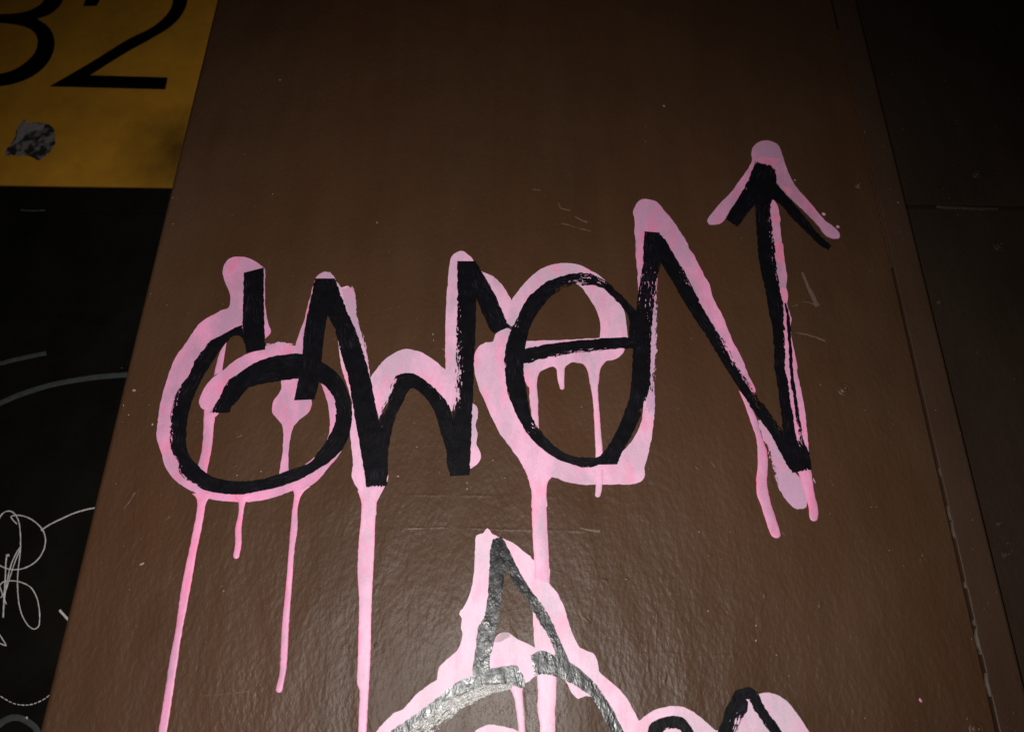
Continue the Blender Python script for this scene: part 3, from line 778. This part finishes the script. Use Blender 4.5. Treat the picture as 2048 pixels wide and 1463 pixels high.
# ------------------------------------------------------------------ lower graffiti
U2 = []
def lo(pts, mi=5):
    U2.append((pts, .00018 + .00004 * len(U2), mi))
lo(P('E', '795,105 815,95 842,88 858,62 870,52 886,64 900,90 945,115 945,260 930,560 890,720 850,960 820,1080 700,1150 520,1240 320,1400 260,1500 290,1620 380,1720 340,1790 200,1740 90,1620 60,1520 110,1440 240,1310 292,1288 380,1190 470,1120 525,1085 530,1040 550,990 590,950 660,890 690,830 700,770 690,740 695,670 678,640 682,618 702,600 735,540 765,440 780,330 785,200'))
lo(P('E', '945,110 1000,135 1060,165 1110,205 1160,245 1190,275 1290,320 1296,435 1330,470 1370,540 1395,600 1420,680 1450,770 1480,830 1500,870 1540,893 1590,915 1615,950 1630,1015 1600,1080 1500,1060 1400,960 1300,780 1200,560 1080,380 980,200'))
lo(P('E', '1178,560 1183,700 1193,860 1205,900 1330,920 1320,850 1270,740 1220,660'))
lo(P('E', '870,970 905,860 925,800 960,768 1010,765 1060,800 1130,835 1195,868 1300,930 1320,1050 1195,1062 1160,1095 1130,1110 1060,1060 950,1060 870,1060'))
lo(P('E', '918,830 930,800 962,770 1008,768 1030,785 990,810 950,832'), 4)
lo(P('E', '1395,1080 1420,1120 1435,1162 1490,1215 1540,1195 1585,1198 1570,1130 1480,1060'))
lo(P('G', '330,180 400,180 450,205 500,225 530,280 540,345 600,400 680,470 740,550 790,640 812,680 860,645 930,605 1000,588 1080,585 1150,605 1220,650 1280,700 1340,750 1400,720 1500,560 1580,520 1630,500 1700,492 1760,510 1830,560 1880,620 1930,690 1975,761 2040,860 2090,980 2040,1060 1900,1080 1800,1020 1650,1010 1500,1060 1350,1090 1200,1030 1050,1040 900,1090 780,1050 720,900 660,740 570,570 490,470 390,370'))
lo(P('E', '790,1430 820,1415 880,1392 950,1400 1020,1415 1080,1440 1110,1500 1080,1590 960,1640 840,1600 780,1500'))
lower = patches('pink_lettering', 0, U2, PM, column, label='lower graffiti word in flash-paled pink with grey black strokes, starting with a tall pointed letter')
LO = .00018 + .00004 * len(U2)
drip(lower, pairs('E', '1000,1120 1130,1110|1030,1160 1108,1150|1050,1210 1112,1220|1065,1290 1119,1300|1075,1370 1123,1370|1084,1500 1130,1500|1090,1700 1132,1700'), M['flash_pale'], LO)
drip(lower, pairs('E', '1205,1020 1345,1030|1210,1090 1340,1090|1215,1200 1338,1200|1212,1290 1331,1300|1225,1370 1332,1370|1232,1500 1330,1500|1240,1700 1320,1700|1246,1950 1310,1950'), M['flash_pale'], LO)
zo[0] = LO + .0009
ribbon('wet_smear', pairs('E', '1040,1115 1035,1150|860,1120 880,1192|740,1165 790,1235|620,1220 690,1295|500,1295 600,1365|400,1370 520,1444|300,1450 440,1530'), 0, zo[0], M['wash'], lower,
       dry=[(.3, .4), (.3, .45), (.35, .5), (.4, .55), (.45, .6), (.5, .65), (.5, .7)], cross=10, edge=.6)
W_ = dict(m='black_wet')
stroke(lower, pairs('E', '870,1030 850,1120|760,1062 800,1145|655,1110 700,1175|560,1185 615,1235|430,1285 480,1325|300,1375 350,1425|210,1444 290,1490|170,1540 260,1560|230,1660 300,1620'), [(0, 0), (0, 0), (0, .1), (.1, .3), (.3, .5), (.4, .55), (.6, .65), (.65, .75), (.7, .8)], **W_)
stroke(lower, pairs('E', '905,130 960,112|888,220 992,290|880,400 977,440|870,520 966,560|850,650 945,680|805,740 920,790|793,830 902,880|780,930 886,950|768,1010 888,1010|770,1060 893,1095'), [(.2, 0), (.3, 0), (.3, 0), (.35, 0), (.35, .1), (.2, .1), (.2, .1), (.1, .1), (.1, .1), (.1, .1)], **W_)
stroke(lower, pairs('E', '860,1015 860,1110|960,1000 960,1108|1060,988 1035,1122|1102,1040 1085,1142|1130,1100 1125,1138'), [(0, .1), (.1, .2), (.15, .2), (.2, .2), (.3, .3)], **W_)
stroke(lower, pairs('E', '938,125 967,110|960,230 1022,213|1000,322 1066,308|1060,450 1122,408|1130,530 1182,498|1185,630 1242,578|1240,720 1302,678|1285,790 1346,778|1325,880 1387,868|1360,970 1440,985'), [(0, .1), (.1, .1), (.2, .1), (.2, .1), (.2, .1), (.3, .5), (.45, .35), (.2, .1), (.1, .1), (0, 0)], **W_)
stroke(lower, pairs('E', '1160,920 1190,1062|1240,888 1240,1047|1320,918 1320,1062|1400,950 1400,1092|1480,1000 1468,1125|1550,1060 1520,1162|1620,1132 1578,1205|1680,1220 1630,1285|1735,1310 1680,1380|1800,1444 1720,1450|1845,1540 1760,1540|1870,1680 1785,1680'), [(.2, .2), (.3, .3), (.2, .3), (.1, .1), (.1, .1), (.1, .1), (.1, .1), (.1, .1), (.1, .2), (.1, .2), (.1, .1), (.1, .1)], **W_)
stroke(lower, pairs('G', '830,980 930,980|860,820 960,830|885,710 965,780|945,672 985,748|1040,648 1040,738|1110,663 1085,742|1155,710 1110,785|1200,800 1140,840|1240,960 1150,970'), [(.2, .2), (.2, .2), (.1, .3), (.1, .4), (.1, .4), (.1, .3), (.1, .2), (.1, .1), (.1, .1)])
stroke(lower, pairs('G', '1270,980 1390,990|1310,830 1430,840|1350,745 1480,745|1380,670 1510,680|1400,600 1545,620|1435,545 1552,560|1460,490 1540,540|1515,461 1562,538|1570,458 1582,535|1628,500 1590,560'), [(.3, .3), (.3, .5), (.3, .6), (.3, .7), (.3, .4), (.3, .2), (.2, .2), (.15, .3), (.1, .2), (.1, .1)])
stroke(lower, pairs('G', '1560,545 1625,498|1600,620 1665,590|1652,690 1722,670|1710,770 1780,755|1760,850 1830,840|1830,980 1900,970'), [(.1, .1), (.35, .2), (.45, .3), (.45, .3), (.4, .3), (.4, .3)])

# ------------------------------------------------------------------ left: black wall with white pen tags, yellow number sign
lw = thing('wall', (-1.6, LWALL + .1, 0), 'black painted wall with thin white pen scribbles beside the column', 'wall')
yj = hit(0, 424, LWALL).z
box('wall_body', (-3.4, xl + .25, LWALL + .004, LWALL + .2, 0, HT), M['blackwall'], lw)
box('wall_panel', (-3.4, xl + .25, LWALL, LWALL + .0035, .12, yj - .002), M['blackwall'], lw)
box('wall_panel', (-3.4, xl + .25, LWALL, LWALL + .0035, yj + .002, HT - .02), M['blackwall'], lw)
def pen(pts, w, m='chalk', dry=.35, name='pen_line', off=.0006):
    ribbon(name, line_pairs(pts, w), LWALL, off + random.random() * .0006, M[m], lw, edge=.2, cross=3, ends=.2, jit=.3, step=3, dome=.0003)
pen(P('H', '-40,260 -10,190 10,150 40,128 70,128 100,155 118,200 125,260 127,330 122,400 112,480 108,560 112,640 122,710 145,775 180,825 210,840 235,825 242,780 240,720 225,650 190,590 140,560 80,548 30,552 0,575 -30,620'), 2.1)
pen(P('H', '105,205 85,185 68,160 85,152 140,155 195,178 240,215 268,255 277,310 262,370 225,425 175,460 120,478 60,478 10,460 -30,435'), 2.2)
pen(P('H', '255,240 300,210 380,170 470,132 580,106 660,95'), 2.4)
pen(P('H', '122,345 85,410 60,480 40,580 25,680 20,770'), 2.2)
pen(P('H', '122,360 90,440 60,530 35,610 5,650'), 2.0)
pen(P('H', '45,390 38,440 35,520 30,600 26,690 22,770'), 2.4)
pen(P('H', '0,580 15,625 40,690'), 2.4)
pen(P('H', '-20,840 20,905 40,940 0,925 -30,915'), 2.2)
pen(P('H', '362,725 385,750 430,800'), 5)
pen(P('H', '48,388 50,402'), 7)
pen(P('H', '252,242 262,236'), 5)
for k in range(13):             # a dotted pen arc
    t0, t1 = k / 13, (k + .72) / 13
    f = lambda t: (-20 + 330 * t, 1300 - 75 * (t * 1.94 - 1) ** 2 + (0 if t < .5 else 0))
    pen(P('H', '%f,%f %f,%f' % (*f(t0), *f(t1))), 1.9)
pen(P('H', '-30,1440 20,1400 60,1380 110,1375 160,1395 210,1430 240,1480'), 13, 'greypen', name='marker_line')
pen(P('H', '162,1370 166,1384'), 4)
pen(P('N', '-60,995 0,978 120,948 262,918'), 8, 'greypen', name='marker_line')
pen(P('N', '-60,1225 0,1200 120,1150 300,1095 480,1062 600,1048 800,1036'), 10, 'greypen', name='marker_line')
pen(P('N', '118,114 190,117 255,114'), 3, 'greypen', name='marker_line')

sb = hit(170, 375, LWALL).z
s_r = hit(335, 376, LWALL - .006).x + .10
s_l = s_r - .95
sign = thing('number_sign', ((s_l + s_r) / 2, LWALL, sb), 'yellow sign with black number 32, partly behind the column', 'sign')
box('sign_plate', (s_l, s_r, LWALL - .006, LWALL - .0002, sb, sb + .62), M['yellow'], sign, bev=.001)
SP = LWALL - .006
def digit(pts, name='digit'):
    v, f = patch_data(pts, SP, .0006, jit=0, step=6, sink=.0005)
    return link(name, mesh_from(name, v, f, sign.location), M['digit'], sign)
def corners(fr, segs):
    """outline of curve runs joined by sharp corners"""
    out = []
    for s in segs:
        q = [Vector(p) for p in P(fr, s)]
        out += [tuple(p) for p in (cr(q, 5) if len(q) > 2 else q)]
    return out
def digit_sharp(segs):
    v, f = patch_data(corners('L', segs), SP, .0006, jit=0, smooth=False, sink=.0005)
    return link('digit', mesh_from('digit', v, f, sign.location), M['digit'], sign)
digit_sharp(['552,42 600,-60 720,-180 880,-240 1050,-225 1180,-150 1240,-60 1246,0 1235,50 1195,120 1120,190 1000,262 850,345 720,425 598,502', '1115,517 1100,596', '330,576 480,490 640,395 850,265 1000,190 1080,130 1132,65 1150,0 1135,-80 1060,-150 900,-170 770,-120 690,-40 642,42'])
digit_sharp(['-120,-190 -40,-245 120,-270 280,-250 400,-180 440,-80 420,0 390,50 330,98 245,128', '250,130 312,170 350,222 364,290 350,360 310,430 230,500 120,550 0,574 -110,570 -220,530', '-200,450 -110,492 0,492 100,462 190,400 240,335 251,270 230,220 180,185 100,165 0,155 -30,156', '-20,100 20,96 100,92 200,70 270,30 305,-20 310,-80 235,-150 110,-190 -20,-170 -90,-125'])
st = thing('sticker', (0, 0, 0), 'torn grey sticker remnant stuck on the yellow sign', 'sticker')
c = hit(62, 282, SP)
st.location = c
v, f = patch_data(P('L', '145,808 165,800 175,815 210,818 325,828 350,845 370,885 368,935 345,1000 300,1045 268,1068 225,1050 180,1042 95,1030 40,1036 42,1000 55,980 92,940 112,880'), SP, .0012, jit=2.4, sink=.001)
link('paper', mesh_from('paper', v, f, c), M['sticker'], st)
v, f = patch_data(P('L', '150,812 215,822 300,838 250,870 190,880 150,930 95,965 60,985 110,930 118,880'), SP, .0018, jit=.8, sink=.0007)
link('torn_layer', mesh_from('torn_layer', v, f, c), plain('sticker_backing', (.30, .27, .26), .7, .3, 90), st)

# ------------------------------------------------------------------ right: brown steel wall of two panels with an open joint
rw = thing('steel_wall', (1.7, RWALL + .1, 0), 'dark brown riveted steel wall with a horizontal joint on the column\'s other side', 'wall')
zj = hit(1930, 413, RWALL).z
box('wall_body', (xr - .1, 3.4, RWALL + .012, RWALL + .2, 0, HT), M['gap'], rw)
box('wall_panel', (xr - .1, 3.4, RWALL, RWALL + .0115, .01, zj - .0034), M['brown_wall'], rw, bev=.0012)
box('wall_panel', (xr - .1, 3.4, RWALL + .0003, RWALL + .0115, zj + .0034, HT - .01), M['brown_wall'], rw, bev=.0012)
ribbon('caulk_chip', [((1872, 409), (1872, 415)), ((1890, 411), (1890, 418)), ((1930, 413), (1930, 420)), ((1970, 415), (1970, 421)), ((1996, 416), (1996, 420))], RWALL, -.001, M['brown_sheen'], rw, dome=.003, cross=5, edge=0, ends=0)
for x, y, r in ((1955, 346, 9), (2000, 490, 10), (1879, 603, 5), (2000, 1046, 6), (2014, 1108, 8)):
    screw(x, y, r, RWALL, M['brown_wall'], rw, 'rivet')
